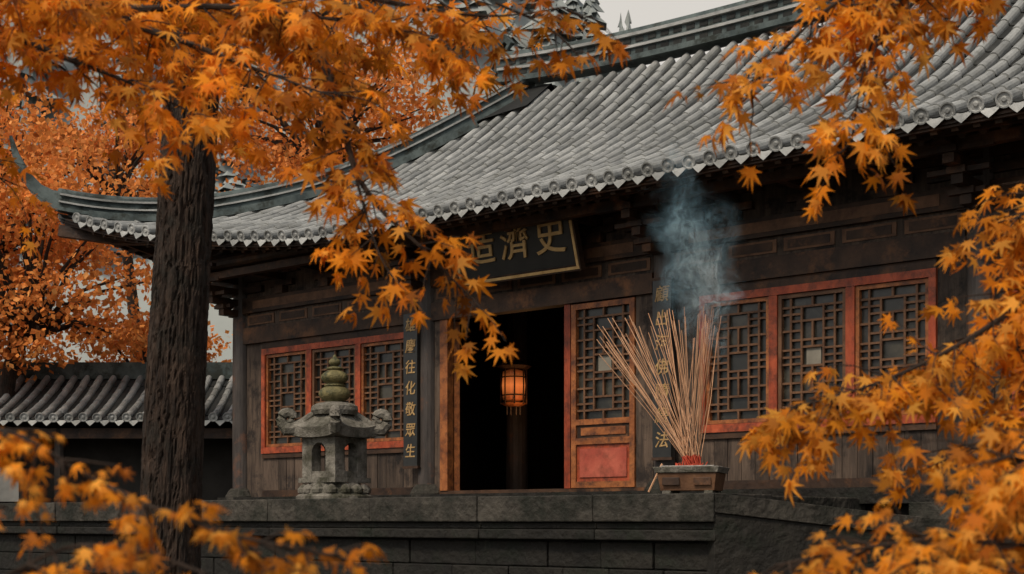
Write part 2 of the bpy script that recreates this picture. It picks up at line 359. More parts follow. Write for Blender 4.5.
def door_leaf(mb_x0,mb_x1,y):
    x0,x1=mb_x0,mb_x1; st=.085
    for xx in(x0,x1-st): wd.box(xx,xx+st,y-.045,y+.045,.46,3.1,'orange')
    for z0,z1 in((3.02,3.1),(1.36,1.44),(1.08,1.17),(.46,.55)): wd.box(x0+st,x1-st,y-.042,y+.042,z0,z1,'orange')
    lattice(x0+st,x1-st,1.44,3.02,y,1); wd.box(x0+st,x1-st,y+.03,y+.034,1.44,3.02,'glass')
    wd.box(x0+st,x1-st,y-.012,y+.012,1.17,1.36,'wood'); wd.box(x0+st+.08,x1-st-.08,y-.028,y-.0125,1.21,1.32,'orange'); 
    wd.box(x0+st,x1-st,y-.012,y+.012,.55,1.08,'red'); wd.box(x0+st+.06,x1-st-.06,y-.03,y-.0125,.61,1.02,'redp')
wd.box(cols[1]+.17,cols[2]-.17,FY-.06,FY+.06,ZF,.455,'wood')
wd.box(-15.44,-15.30,FY-.05,FY+.05,.457,3.117,'plank')
wd.box(-15.30,-15.14,FY-.08,FY+.06,.457,3.117,'orange')
wd.box(-12.83,-12.72,FY-.07,FY+.06,.457,3.117,'red')
door_leaf(-12.70,-11.58,FY-.03)
wd.box(-11.57,-11.28,FY-.05,FY+.05,.457,3.117,'plank')
wd.obj('windows_and_doors',temple)
wd=MB(); door_leaf(0,1.05,0); lf=wd.obj('open_door_leaf',temple,loc=(-15.12,FY+.12,0)); lf.rotation_euler=(0,0,math.radians(152))
wd=MB(); door_leaf(-1.05,0,0); lf=wd.obj('open_door_leaf',temple,loc=(-12.8,FY+.12,0)); lf.rotation_euler=(0,0,math.radians(-100))

# ---- boards with calligraphy
bd=MB(); bw,bh=2.3,1.02
bd.box(-bw/2+.08,bw/2-.08,-.02,.03,-bh/2+.08,bh/2-.08,'black')
for z in(-bh/2,bh/2-.09): bd.box(-bw/2,bw/2,-.07,.035,z,z+.09,'wood'); bd.box(-bw/2+.02,bw/2-.02,-.082,-.072,z+.025,z+.065,'gold')
for x in(-bw/2,bw/2-.09): bd.box(x,x+.09,-.068,.033,-bh/2+.09,bh/2-.09,'wood'); bd.box(x+.025,x+.065,-.082,-.070,-bh/2+.066,bh/2-.066,'gold')
board=bd.obj('name_board',temple,loc=(-13.35,FY-.55,4.0)); board.rotation_euler=(math.radians(16),0,0)
def text(body,size,parent,loc,rot=(math.pi/2,0,0),ex=.012,name='calligraphy',off=0.006,mat='gold'):
    c=bpy.data.curves.new(name,'FONT'); c.body=body; c.size=size; c.extrude=ex; c.offset=off; c.shear=.12
    c.align_x='CENTER'; c.align_y='CENTER'; o=bpy.data.objects.new(name,c); scene.collection.objects.link(o)
    o.parent=parent; o.location=loc; o.rotation_euler=rot; c.materials.append(M[mat]); return o
for i,ch in enumerate('造濟史'): text(ch,.56,board,((i-1)*.66,-.035,0),name='calligraphy_%d'%i,off=.004)
for X,s in((-15.78,'雄慶往化敬眾生'),(-11.0,'顧出海佛隨緣法')):
    pb=MB(); pb.box(-.15,.15,-.03,.03,-1.2,1.2,'black'); pb.box(-.165,.165,-.035,.028,1.2,1.24,'wood'); pb.box(-.165,.165,-.035,.028,-1.24,-1.2,'wood')
    p=pb.obj('couplet_board',temple,loc=(X,FY-.22,2.05))
    for i,ch in enumerate(s): text(ch,.23,p,(0,-.034,1.0-.33*i),name='couplet_glyph_%d'%i,ex=.006,off=.002,mat='goldd')
# hanging lantern in the hall
ln=MB()
ln.lathe([(.12,-.36),(.19,-.33),(.22,-.3)],'orange',8); ln.lathe([(.24,.28),(.31,.33),(.18,.4),(.04,.5)],'wood',8)
for k in range(8):
    a=k*math.pi/4; ln.tube([(.22*math.cos(a),.22*math.sin(a),-.32),(.225*math.cos(a),.225*math.sin(a),0),(.22*math.cos(a),.22*math.sin(a),.3)],.013,'wood',5)
ln.tube([(0,0,.5),(0,0,2.3)],.01,'wood',5)
for z in(-.17,.14): ln.lathe([(.22,z-.01),(.225,z),(.22,z+.01)],'wood',8)
for k in range(8):
    a=k*math.pi/4+.3; ln.tube([(.12*math.cos(a),.12*math.sin(a),-.36),(.12*math.cos(a),.12*math.sin(a),-.5)],.01,'wood',4)
me_,nt_,b_=newmat('lantern_glow'); b_.inputs['Base Color'].default_value=(.4,.12,.04,1)
tcg=nt_.nodes.new('ShaderNodeTexCoord'); sg_=nt_.nodes.new('ShaderNodeSeparateXYZ'); nt_.links.new(tcg.outputs['Object'],sg_.inputs[0])
ab=nt_.nodes.new('ShaderNodeMath'); ab.operation='ABSOLUTE'; nt_.links.new(sg_.outputs[2],ab.inputs[0])
mg=nt_.nodes.new('ShaderNodeMapRange'); mg.inputs['From Min'].default_value=.0; mg.inputs['From Max'].default_value=.22; mg.inputs['To Min'].default_value=.55; mg.inputs['To Max'].default_value=.04
nt_.links.new(ab.outputs[0],mg.inputs[0]); nt_.links.new(mg.outputs[0],b_.inputs['Emission Strength'])
b_.inputs['Emission Color'].default_value=(1,.25,.055,1); M['glow']=me_
ln.lathe([(.06,-.29),(.185,-.24),(.20,0),(.185,.24),(.06,.28)],'glow',16)
ln.obj('palace_lantern',temple,loc=(-15.82,18.5,2.3))
ld=bpy.data.lights.new('lantern_bulb','POINT'); ld.energy=12; ld.color=(1,.5,.2); ld.shadow_soft_size=.1
lo=bpy.data.objects.new('lantern_bulb',ld); scene.collection.objects.link(lo); lo.parent=temple; lo.location=(-15.3,18.2,1.8)

# ---------------------------------------------------------------- terrace
tr=MB(); TY=12.5; TX=-7.97; TZ=.28
x=TX
while x>-42:
    w=random.uniform(1.3,2.3); j=random.uniform(-.012,.012)
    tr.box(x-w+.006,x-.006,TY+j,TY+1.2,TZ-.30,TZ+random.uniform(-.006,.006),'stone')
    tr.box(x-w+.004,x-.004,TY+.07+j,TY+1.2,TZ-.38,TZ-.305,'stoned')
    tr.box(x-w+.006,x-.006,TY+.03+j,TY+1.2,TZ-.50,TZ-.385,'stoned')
    x-=w
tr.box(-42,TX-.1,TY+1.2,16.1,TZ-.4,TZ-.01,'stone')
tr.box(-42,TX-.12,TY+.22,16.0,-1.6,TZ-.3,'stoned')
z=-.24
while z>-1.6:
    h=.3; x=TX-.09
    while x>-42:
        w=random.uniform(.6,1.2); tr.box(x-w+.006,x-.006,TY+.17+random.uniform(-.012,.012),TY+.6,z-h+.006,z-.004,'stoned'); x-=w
    z-=h
terr=tr.obj('stone_terrace',None,loc=(0,0,EYE),rot=TH,bevel=.014)
st=MB()
a=Vector((TX+.01,TY+.02,TZ-.002)); b=Vector((-6.7,14.1,.06)); c=Vector((-5.2,16.0,-.16))
n=Vector((-(b-a).y,(b-a).x,0)).normalized()*.5
def slab(a,b,top,th,mat,sh=0):
    q=[a,b,b+n,a+n]; st.add([v+Vector((0,0,-top)) for v in q]+[v+Vector((0,0,-th)) for v in q],[(0,1,2,3),(7,6,5,4),(0,4,5,1),(1,5,6,2),(2,6,7,3),(3,7,4,0)],mat)
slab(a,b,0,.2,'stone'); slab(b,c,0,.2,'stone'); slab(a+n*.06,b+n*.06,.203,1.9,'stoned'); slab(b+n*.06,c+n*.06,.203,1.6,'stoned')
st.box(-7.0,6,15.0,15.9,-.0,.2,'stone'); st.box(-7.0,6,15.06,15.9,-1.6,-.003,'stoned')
st.obj('stone_plinth',None,loc=(0,0,EYE),rot=TH,bevel=.006)

def toW(x,y,z=0): 
    c,s=math.cos(TH),math.sin(TH); return (x*c-y*s, x*s+y*c, z+EYE)

# ---------------------------------------------------------------- stone lantern
slr=empty('stone_lantern',toW(-14.95,13.6,TZ),TH+.06)
sl=MB()
sl.lathe([(.54,0),(.54,.05),(.50,.08),(.46,.09),(.45,.16),(.38,.19),(.36,.24)],'lstone',40,wob=.05)
for k in range(14):
    a=k*2*math.pi/14; sl.lathe([(.02,.07),(.085,.10),(.09,.15),(.05,.2),(.01,.22)],'lstone',8,(math.cos(a)*.43,math.sin(a)*.43))
sl.box(-.36,.36,-.36,.36,.242,.31,'lstone')
hw=.32; pw=.185
for sx in(-1,1):
    for sy in(-1,1):
        sl.box(min(sx*hw,sx*(hw-pw)),max(sx*hw,sx*(hw-pw)),min(sy*hw,sy*(hw-pw)),max(sy*hw,sy*(hw-pw)),.313,.87,'lstone')
for ax in(0,1):
    for s in(-1,1):
        pts=[]; w=hw-pw-.002
        for k in range(9):
            t=math.pi*k/8; pts.append((-w*math.cos(t),.68+.12*math.sin(t)))
        vs=[];fs=[]
        for dpt in(hw-.005,hw-.12):
            for (u,z) in pts: vs.append((u,s*dpt,z) if ax==0 else (s*dpt,u,z))
            for (u,z) in pts: vs.append((u,s*dpt,.87) if ax==0 else (s*dpt,u,.87))
        for k in range(8):
            fs+=[(k,k+1,10+k,9+k),(k,18+k,19+k,k+1),(18+k,27+k,28+k,19+k)]
        sl.add(vs,fs,'lstone')
        if ax==0: sl.box(-w,w,min(s*hw*.98,s*.17),max(s*hw*.98,s*.17),.313,.40,'lstone')
        else: sl.box(min(s*hw*.98,s*.17),max(s*hw*.98,s*.17),-w,w,.313,.40,'lstone')
sl.box(-.10,.10,-.10,.10,.43,.86,'stoned')
N_=20; vs=[];fs=[]; HWR=.45
def rz(u,v):
    m=max(abs(u),abs(v)); cn=(abs(u)*abs(v)); return 1.40-.39*m**.85+.10*cn**3
for i in range(N_+1):
    for j in range(N_+1):
        u=-1+2*i/N_; v=-1+2*j/N_; k=1+.10*(abs(u*v))**3
        vs.append((u*HWR*k,v*HWR*k,rz(u,v)))
o=len(vs)
for i in range(N_+1):
    for j in range(N_+1):
        u=-1+2*i/N_; v=-1+2*j/N_; k=1+.10*(abs(u*v))**3
        vs.append((u*HWR*k*.93,v*HWR*k*.93,.872+.05*(abs(u*v))**3))
for i in range(N_):
    for j in range(N_):
        a=i*(N_+1)+j; fs.append((a,a+N_+1,a+N_+2,a+1)); fs.append((o+a,o+a+1,o+a+N_+2,o+a+N_+1))
def ed(i,j): return i*(N_+1)+j
for k in range(N_):
    for a,b in((ed(k,0),ed(k+1,0)),(ed(k+1,N_),ed(k,N_)),(ed(0,k+1),ed(0,k)),(ed(N_,k),ed(N_,k+1))): fs.append((a,o+a,o+b,b))
sl.add(vs,fs,'lstone')
for sx in(-1,1):
    for sy in(-1,1):
        o_=Vector((sx,sy,0)).normalized(); c=Vector((sx*.41,sy*.41,1.02))
        pts=[c-o_*.30+Vector((0,0,.20)),c-o_*.14+Vector((0,0,.06)),c+Vector((0,0,-.02)),c+o_*.1+Vector((0,0,-.02))]; R=[.05,.075,.10,.10]
        cc=c+o_*.06+Vector((0,0,.12))
        for k in range(14):
            t=-math.pi*.35+k*math.pi*2.1/13; rr=.12-.09*k/13; pts.append(cc+o_*math.cos(t)*rr+Vector((0,0,math.sin(t)*rr))); R.append(.085-.03*k/13)
        sl.tube(pts,R,'lstone',8)
sl.lathe([(.30,1.20),(.33,1.26),(.32,1.32),(.25,1.36),(.15,1.38)],'lstone',32,wob=.05)
sl.obj('lantern_body',slr,bevel=.014)
fn=MB(); prof=[]
def bulge(z0,z1,r,rn,n=9):
    for k in range(n+1):
        t=k/n; prof.append((rn+(r-rn)*math.sin(math.pi*t)**.7,z0+(z1-z0)*t))
prof.append((.19,1.36)); bulge(1.39,1.60,.225,.13); prof.append((.15,1.605)); prof.append((.15,1.625)); bulge(1.635,1.82,.19,.11); bulge(1.83,1.875,.125,.09,4); bulge(1.885,2.0,.085,.035); prof.append((.012,2.05))
fn.lathe(prof,'moss',28,wob=.08); fn.obj('gourd_finial',slr,smooth=True)

# ---------------------------------------------------------------- incense burner
burner=empty('incense_burner',toW(-9.0,13.65,TZ),TH+.35)
ib=MB()
def taper(x,y,x2,y2,z0,z1,mat):
    ib.add([(-x,-y,z0),(x,-y,z0),(x,y,z0),(-x,y,z0),(-x2,-y2,z1),(x2,-y2,z1),(x2,y2,z1),(-x2,y2,z1)],[(3,2,1,0),(4,5,6,7),(0,1,5,4),(1,2,6,5),(2,3,7,6),(3,0,4,7)],mat)
for sx in(-1,1):
    for sy in(-1,1): ib.box(sx*.24-.05,sx*.24+.05,sy*.17-.05,sy*.17+.05,0,.07,'lstone')
taper(.31,.22,.34,.26,.05,.25,'lattice'); taper(.36,.28,.38,.30,.253,.32,'lstone'); taper(.31,.23,.31,.23,.321,.335,'ash')
for s in(-1,1): ib.box(s*.18-.1,s*.18+.1,-.262,-.25,.11,.2,'wood')
ib.obj('bowl',burner,bevel=.01)
ic=MB()
for i in range(66):
    bx,by=random.gauss(.0,.05),random.gauss(0,.045)
    g=random.random()
    if g<.45: lx=random.uniform(-1.15,-.45)
    elif g<.80: lx=random.gauss(.18,.055)
    else: lx=random.uniform(-.5,.12)
    H=random.uniform(1.45,1.88)-(.14 if lx<-.7 else 0); ly=random.uniform(-.25,.25)
    if lx<-.3: bx+=.03
    bend=random.uniform(-.02,.03)
    mid=Vector((bx+lx*.5+bend,by+ly*.5,.33+H*.5+random.uniform(0,.02))); top=Vector((bx+lx,by+ly,.33+H))
    ic.tube([(bx,by,.33),(bx+(mid.x-bx)*.15,by+(mid.y-by)*.15,.33+H*.075)],.006,'redpap',5)
    ic.tube([(bx+(mid.x-bx)*.15,by+(mid.y-by)*.15,.33+H*.075),mid,top],.0048,'incense',5)
for i in range(14):
    a=random.uniform(0,6.28); r=random.uniform(.05,.2); ic.tube([(r*math.cos(a),r*math.sin(a),.33),(r*1.15*math.cos(a)+.01,r*1.15*math.sin(a),.33+random.uniform(.02,.07))],.006,'redpap',5)
ic.tube([(-.48,-.1,.04),(-.32,-.1,.36)],.012,'incense',5)
for i in range(24):
    a=random.uniform(0,6.28); r=random.uniform(0,.22); x,y=r*math.cos(a),r*.7*math.sin(a); ic.box(x-.015,x+.015,y-.01,y+.01,.336,.345+random.uniform(0,.02),'redpap')
ic.obj('incense_sticks',burner)
# smoke
sm=bpy.data.materials.new('incense_smoke_volume'); sm.use_nodes=True; nt=sm.node_tree; N=nt.nodes; L=nt.links; N.remove(N['Principled BSDF'])
tc=N.new('ShaderNodeTexCoord')
def mth(op,a,b=None,c=None,clamp=False):
    n=N.new('ShaderNodeMath'); n.operation=op; n.use_clamp=clamp
    for i,v in enumerate((a,b,c)):
        if v is None: continue
        if isinstance(v,(int,float)): n.inputs[i].default_value=v
        else: L.new(v,n.inputs[i])
    return n.outputs[0]
nw=N.new('ShaderNodeTexNoise'); nw.inputs['Scale'].default_value=2.1; nw.inputs['Detail'].default_value=3; L.new(tc.outputs['Object'],nw.inputs['Vector'])
vs_=N.new('ShaderNodeVectorMath'); vs_.operation='SUBTRACT'; L.new(nw.outputs['Color'],vs_.inputs[0]); vs_.inputs[1].default_value=(.5,.5,.5)
vm=N.new('ShaderNodeVectorMath'); vm.operation='SCALE'; L.new(vs_.outputs[0],vm.inputs[0]); vm.inputs['Scale'].default_value=.9
va=N.new('ShaderNodeVectorMath'); va.operation='ADD'; L.new(tc.outputs['Object'],va.inputs[0]); L.new(vm.outputs[0],va.inputs[1])
sep=N.new('ShaderNodeSeparateXYZ'); L.new(va.outputs[0],sep.inputs[0])
sep0=N.new('ShaderNodeSeparateXYZ'); L.new(tc.outputs['Object'],sep0.inputs[0]); z_=sep0.outputs[2]
rad=mth('ADD',mth('MULTIPLY',mth('SINE',mth('MULTIPLY',z_,1.2)),.24),.10)
def plume(cx,k,rs):
    dx=mth('SUBTRACT',sep.outputs[0],mth('MULTIPLY_ADD',z_,k,cx))
    r2=mth('SQRT',mth('ADD',mth('MULTIPLY',dx,dx),mth('MULTIPLY',sep.outputs[1],sep.outputs[1])))
    m=mth('SUBTRACT',1.0,mth('DIVIDE',r2,mth('MULTIPLY',rad,rs)),clamp=True); return mth('MULTIPLY',m,m)
low=mth('SUBTRACT',1.9,z_,clamp=True)
mask=mth('ADD',mth('MULTIPLY',plume(.02,-.10,1.3),.8),mth('MULTIPLY',mth('MULTIPLY',plume(.18,.04,1.0),1.6),low))
ns=N.new('ShaderNodeTexNoise'); ns.inputs['Scale'].default_value=5.0; ns.inputs['Detail'].default_value=4; ns.inputs['Distortion'].default_value=1.6; ns.inputs['Roughness'].default_value=.6
mpp=N.new('ShaderNodeMapping'); mpp.inputs['Scale'].default_value=(1.4,1.4,.5); L.new(va.outputs[0],mpp.inputs[0]); L.new(mpp.outputs[0],ns.inputs['Vector'])
nz=mth('MULTIPLY',mth('SUBTRACT',ns.outputs['Fac'],.45,clamp=True),7.5)
fade=mth('MULTIPLY',mth('MULTIPLY',mth('SUBTRACT',2.7,z_),.5,clamp=True),mth('MULTIPLY_ADD',z_,1.4,.12,clamp=True))
den=mth('MULTIPLY',mth('MULTIPLY',mask,nz),mth('MULTIPLY',fade,8.5))
pv=N.new('ShaderNodeVolumeScatter'); pv.inputs['Color'].default_value=(.42,.72,.88,1); L.new(den,pv.inputs['Density']); L.new(pv.outputs[0],N['Material Output'].inputs['Volume'])
M['smoke']=sm
sk=MB(); sk.box(-.7,.75,-.4,.4,0,2.75,'smoke'); so=sk.obj('incense_smoke',None,loc=(2.08,16.0,EYE+1.75))

# ---------------------------------------------------------------- maple foliage
def leaf_template():
    tips=[(-128,.40),(-84,.72),(-42,.92),(0,1.0),(42,.92),(84,.72),(128,.40)]
    pts=[]
    for i,(a,r) in enumerate(tips):
        w=7.5
        pts.append((a-w,r*.60)); pts.append((a,r)); pts.append((a+w,r*.60))
        if i<6: pts.append(((a+tips[i+1][0])/2,.29))
    pts.append((180,.10))
    P=np.array([(math.sin(math.radians(a))*r,math.cos(math.radians(a))*r,-.22*r*r) for a,r in pts])
    P=np.vstack([[0,0,0],P]); n=len(P)-1
    F=np.array([(0,i+1,(i+1)%n+1) for i in range(n)]); return P,F
LP,LF=leaf_template()
QP=np.array([(-.5,0,0),(0,-.5,.1),(.5,0,0),(.1,.6,-.1),]); QF=np.array([(0,1,2),(0,2,3)])
def nrm(a): return a/np.maximum(np.linalg.norm(a,axis=-1,keepdims=True),1e-9)
def leaves_obj(name,pos,fwd,nor,size,mat,parent,P=LP,F=LF):
    pos=np.array(pos);fwd=nrm(np.array(fwd));nor=np.array(nor); side=nrm(np.cross(fwd,nor)); up=np.cross(side,fwd)
    n=len(pos); size=np.array(size)[:,None,None]
    curl=rng.uniform(-.2,2.1,(n,1,1)); wid=rng.uniform(.7,1.05,(n,1,1))
    V=(side[:,None,:]*P[None,:,0:1]*wid+fwd[:,None,:]*P[None,:,1:2]+up[:,None,:]*P[None,:,2:3]*curl)*size+pos[:,None,:]
    k=len(P); FF=(F[None]+ (np.arange(n)*k)[:,None,None]).reshape(-1,3); V=V.reshape(-1,3)
    me=bpy.data.meshes.new(name); me.vertices.add(len(V)); me.vertices.foreach_set('co',V.ravel())
    me.loops.add(FF.size); me.loops.foreach_set('vertex_index',FF.ravel().astype(np.int32))
    me.polygons.add(len(FF)); me.polygons.foreach_set('loop_start',np.arange(0,FF.size,3,dtype=np.int32))
    me.update(calc_edges=True); me.materials.append(M[mat]); o=bpy.data.objects.new(name,me); scene.collection.objects.link(o); o.parent=parent; return o
def rv(): return Vector((random.gauss(0,1),random.gauss(0,1),random.gauss(0,1))).normalized()
def smoothpts(pts):
    P=[Vector(p) for p in pts]; out=[]
    for i in range(len(P)-1):
        p0=P[max(i-1,0)];p1=P[i];p2=P[i+1];p3=P[min(i+2,len(P)-1)]
        for k in range(5):
            t=k/5; out.append(.5*((2*p1)+(p2-p0)*t+(2*p0-5*p1+4*p2-p3)*t*t+(3*p1-p0-3*p2+p3)*t**3))
    out.append(P[-1]); return out
def foliage(parent,limbs,mat,name):
    tb=MB(); pos=[];fw=[];no=[];sz=[]
    for l in limbs:
        pts=smoothpts(l['pts']); n=len(pts); r0=l.get('r0',.03); lf=l['leaf']
        tb.tube(pts,[max(.003,r0*(1-i/(n-1))**1.1) for i in range(n)],'twig',7)
        dist=0; acc=[]; 
        for a,b in zip(pts[:-1],pts[1:]): acc.append((a,b,dist)); dist+=(b-a).length
        s=l.get('skip',.3)*dist; step=l.get('step',.11)
        while s<=dist:
            for a,b,d0 in acc:
                if d0+(b-a).length>=s or b is pts[-1]:
                    q=min(1,(s-d0)/max(1e-6,(b-a).length)); p=a.lerp(b,q); d=(b-a).normalized(); break
            s+=step*random.uniform(.6,1.4)
            for _ in range(l.get('tw',2)):
                L_=l.get('L',.35)*random.uniform(.3,1.15)
                dr=rv(); dr.z*=.4; dr=(dr-dr.dot(d)*d*.5).normalized()
                dd=(dr+d*.6+Vector((0,0,-.10))).normalized(); q=[p.copy()]; c=p.copy(); v=dd.copy(); K=max(2,int(L_/(lf*1.0)))
                for k in range(K):
                    v=(v+rv()*.25+Vector((0,0,-.12))).normalized(); c=c+v*L_/K; q.append(c.copy())
                tb.tube(q,[.0028-.0018*i/K for i in range(K+1)],'twig',4,False)
                for k in range(1,K+1):
                    nl=2 if k<K else 3
                    if random.random()<.15 and k<K: continue
                    for t in range(nl):
                        sd=Vector((-v.y,v.x,0)); sd=(sd if t==0 else -sd if t==1 else v)
                        f=(sd*.9+v*.6+rv()*.5+Vector((0,0,-.55))).normalized()
                        b=q[k]+f*lf*random.uniform(.3,.8)
                        pos.append(b);fw.append(f+Vector((0,0,-.25)));no.append(rv()*.6+Vector((0,-.45,.65))); sz.append(lf*random.choice([.5,.75,.9,1,1.1,1.25]))
    tb.obj(name+'_twigs',parent); leaves_obj(name+'_leaves',pos,fw,no,sz,mat,parent); return len(pos)

def trunk(mb,pts,rad,seg=110,nz=300,ridge=.012):
    P=smoothpts(pts); vs=[];fs=[]; n=len(P)
    for i in range(nz+1):
        t=i/nz*(n-1); k=min(int(t),n-2); p=P[k].lerp(P[k+1],t-k); u=i/nz
        r=rad[0]+(rad[1]-rad[0])*u + .10*math.exp(-u*nz/14)*rad[0]*3
        for s in range(seg):
            a=2*math.pi*s/seg; ca,sa=math.cos(a),math.sin(a)
            wz=.12*noise.noise(Vector((ca*2,sa*2,p.z*2.5)))
            w=noise.noise(Vector(((ca+wz)*6,(sa+wz)*6,p.z*1.6)))+.6*noise.noise(Vector(((ca+wz)*13,(sa-wz)*13,p.z*6)))
            g=noise.noise(Vector((ca*1.5,sa*1.5,p.z*.9)))*.08
            fine=noise.noise(Vector((ca*24,sa*24,p.z*24)))*.25
            rr=r*(1+g)+ridge*(min(1.0,abs(w)*5.0)**.7-.8+fine)
            vs.append((p.x+ca*rr,p.y+sa*rr,p.z))
    for i in range(nz):
        for s in range(seg): fs.append((i*seg+s,i*seg+(s+1)%seg,(i+1)*seg+(s+1)%seg,(i+1)*seg+s))
    mb.add(vs,fs,'bark')

# --- left maple
tA=empty('maple_tree',(0,0,EYE))
tk=MB(); trunk(tk,[(-2.2,9,-1.62),(-2.15,9,.2),(-2.08,9,1.8),(-2.0,9,3.2),(-1.95,9,4.6)],[.205,.135],ridge=.026)
tk.obj('trunk',tA,smooth=False)
cnt=foliage(tA,[
 dict(pts=[(-2,9,3.9),(-1.6,6.5,3.2),(-1.0,5,2.0),(-.62,4.6,1.5),(-.47,4.4,1.05),(-.25,4.3,.80),(-.09,4.3,.64)],r0=.03,leaf=.054,tw=2,L=.24,skip=.52,step=.052),
 dict(pts=[(-.5,4.4,1.12),(-.45,4.35,.95),(-.4,4.3,.80),(-.35,4.3,.72)],r0=.006,leaf=.052,tw=2,L=.17,skip=.1,step=.07),
 dict(pts=[(-1.4,6,2.9),(-1.0,5,2.0),(-.5,4.6,1.70),(-.1,4.4,1.56),(.16,4.3,1.55)],r0=.02,leaf=.054,tw=2,L=.22,skip=.35,step=.065),
 dict(pts=[(-.05,4.4,1.6),(.12,4.35,1.5),(.22,4.3,1.38)],r0=.005,leaf=.054,tw=1,L=.1,skip=.6,step=.05),
 dict(pts=[(-2,9,4.1),(-2.2,6,2.9),(-1.8,4.8,1.75),(-1.5,4.5,1.5),(-1.2,4.4,1.36),(-.95,4.4,1.24)],r0=.03,leaf=.054,tw=3,L=.29,skip=.5,step=.085),
 dict(pts=[(-2.2,6,2.6),(-1.4,4.7,1.72),(-1.0,4.5,1.50),(-.75,4.4,1.38),(-.54,4.3,1.28)],r0=.02,leaf=.054,tw=3,L=.28,skip=.4,step=.085),
 dict(pts=[(-2.2,6,2.6),(-1.5,4.9,1.8),(-.9,4.6,1.66),(-.5,4.4,1.54),(-.2,4.4,1.48)],r0=.02,leaf=.054,tw=3,L=.27,skip=.4,step=.085),
 dict(pts=[(-2,9,4.4),(-2.6,6.8,2.9),(-2,6,2.35),(-1.4,6,2.2),(-.9,6,2.1),(-.4,6,2.1)],r0=.03,leaf=.07,tw=4,L=.42,skip=.45,step=.12),
 dict(pts=[(-2.6,6.8,2.9),(-2.3,5.5,1.9),(-2.1,5.5,1.5),(-1.95,5.4,1.3)],r0=.02,leaf=.064,tw=3,L=.30,skip=.4,step=.10),
 dict(pts=[(-2,9,4.0),(-1.2,7.5,3.2),(-.8,7,2.9),(-.4,6.6,2.45),(-.1,6.4,2.2)],r0=.025,leaf=.068,tw=3,L=.36,skip=.35,step=.12),
 dict(pts=[(-2,9,4.0),(-1.9,7.4,3.0),(-1.55,6.6,2.2),(-1.4,6.4,1.85)],r0=.02,leaf=.064,tw=3,L=.34,skip=.45,step=.11),
 dict(pts=[(-2.6,6.8,3.3),(-2.2,5.0,2.1),(-1.7,4.5,1.7),(-1.3,4.3,1.58)],r0=.02,leaf=.056,tw=4,L=.28,skip=.45,step=.09),
],'leaf','crown')
# --- right maple
tB=empty('maple_tree',(0,0,EYE))
tk=MB(); trunk(tk,[(3.5,5.6,-1.62),(3.45,5.6,.5),(3.3,5.6,2.0),(3.3,5.6,3.6)],[.17,.09],nz=120,seg=64)
tk.obj('trunk',tB,smooth=True)
cnt+=foliage(tB,[
 dict(pts=[(3.3,5.6,3.1),(2.2,5,2.4),(1.6,4.5,1.9),(1.24,4.3,1.64),(1.06,4.2,1.40),(1.0,4.2,1.10)],r0=.025,leaf=.056,tw=3,L=.22,skip=.48,step=.055),
 dict(pts=[(1.6,4.5,1.98),(1.15,4.3,1.66),(.92,4.2,1.50),(.76,4.2,1.34),(.70,4.2,1.25)],r0=.012,leaf=.054,tw=3,L=.20,skip=.25,step=.055),
 dict(pts=[(2.2,5,2.4),(1.6,4.4,1.75),(1.3,4.3,1.6),(1.0,4.2,1.52)],r0=.012,leaf=.054,tw=3,L=.18,skip=.4,step=.07),
 dict(pts=[(3.4,5.6,1.2),(2.3,4.6,1.0),(1.7,4.2,.82),(1.42,4.0,.60),(1.15,3.9,.44),(.90,3.8,.34),(.74,3.8,.30)],r0=.02,leaf=.048,tw=5,L=.25,skip=.40,step=.055),
 dict(pts=[(3.4,5.6,.7),(2.2,4.5,.55),(1.6,4.1,.48),(1.38,3.9,.28),(1.2,3.8,.16)],r0=.02,leaf=.048,tw=4,L=.22,skip=.45,step=.07),
 dict(pts=[(2.3,4.6,1.35),(1.8,4.3,1.1),(1.58,4.1,.94),(1.40,4.0,.84)],r0=.012,leaf=.048,tw=5,L=.22,skip=.25,step=.05),
 dict(pts=[(2.3,4.6,1.0),(1.85,4.3,.78),(1.55,4.1,.6),(1.4,4.0,.45)],r0=.012,leaf=.05,tw=5,L=.25,skip=.25,step=.07),
 dict(pts=[(2.3,4.4,.5),(1.8,4.1,.25),(1.5,3.9,.1),(1.35,3.8,.02)],r0=.01,leaf=.046,tw=4,L=.22,skip=.25,step=.08),
 dict(pts=[(2.0,3.6,.2),(1.5,3.2,.05),(1.2,3.0,.03),(1.0,3,.0)],r0=.01,leaf=.042,tw=4,L=.2,skip=.25,step=.065),
],'leafy','crown')
sA=empty('maple_sapling',(0,0,EYE))
cnt+=foliage(sA,[
 dict(pts=[(-1.35,2.5,-1.6),(-1.3,2.5,-.6),(-1.1,2.4,.12),(-.8,2.2,.14),(-.66,2.2,.07),(-.52,2.15,.01),(-.38,2.1,-.03),(-.25,2.1,-.055)],r0=.006,leaf=.026,tw=2,L=.085,skip=.69,step=.032),
 dict(pts=[(-1.3,2.5,-.9),(-1.0,2.3,-.25),(-.75,2.2,-.07),(-.62,2.2,-.04),(-.45,2.1,-.08)],r0=.005,leaf=.026,tw=2,L=.085,skip=.6,step=.05),
 dict(pts=[(-1.2,2.5,.0),(-.95,2.3,.02),(-.8,2.25,.02)],r0=.005,leaf=.026,tw=2,L=.08,skip=.3,step=.05),
],'leafy','crown')
sB=empty('maple_sapling',(0,0,EYE))
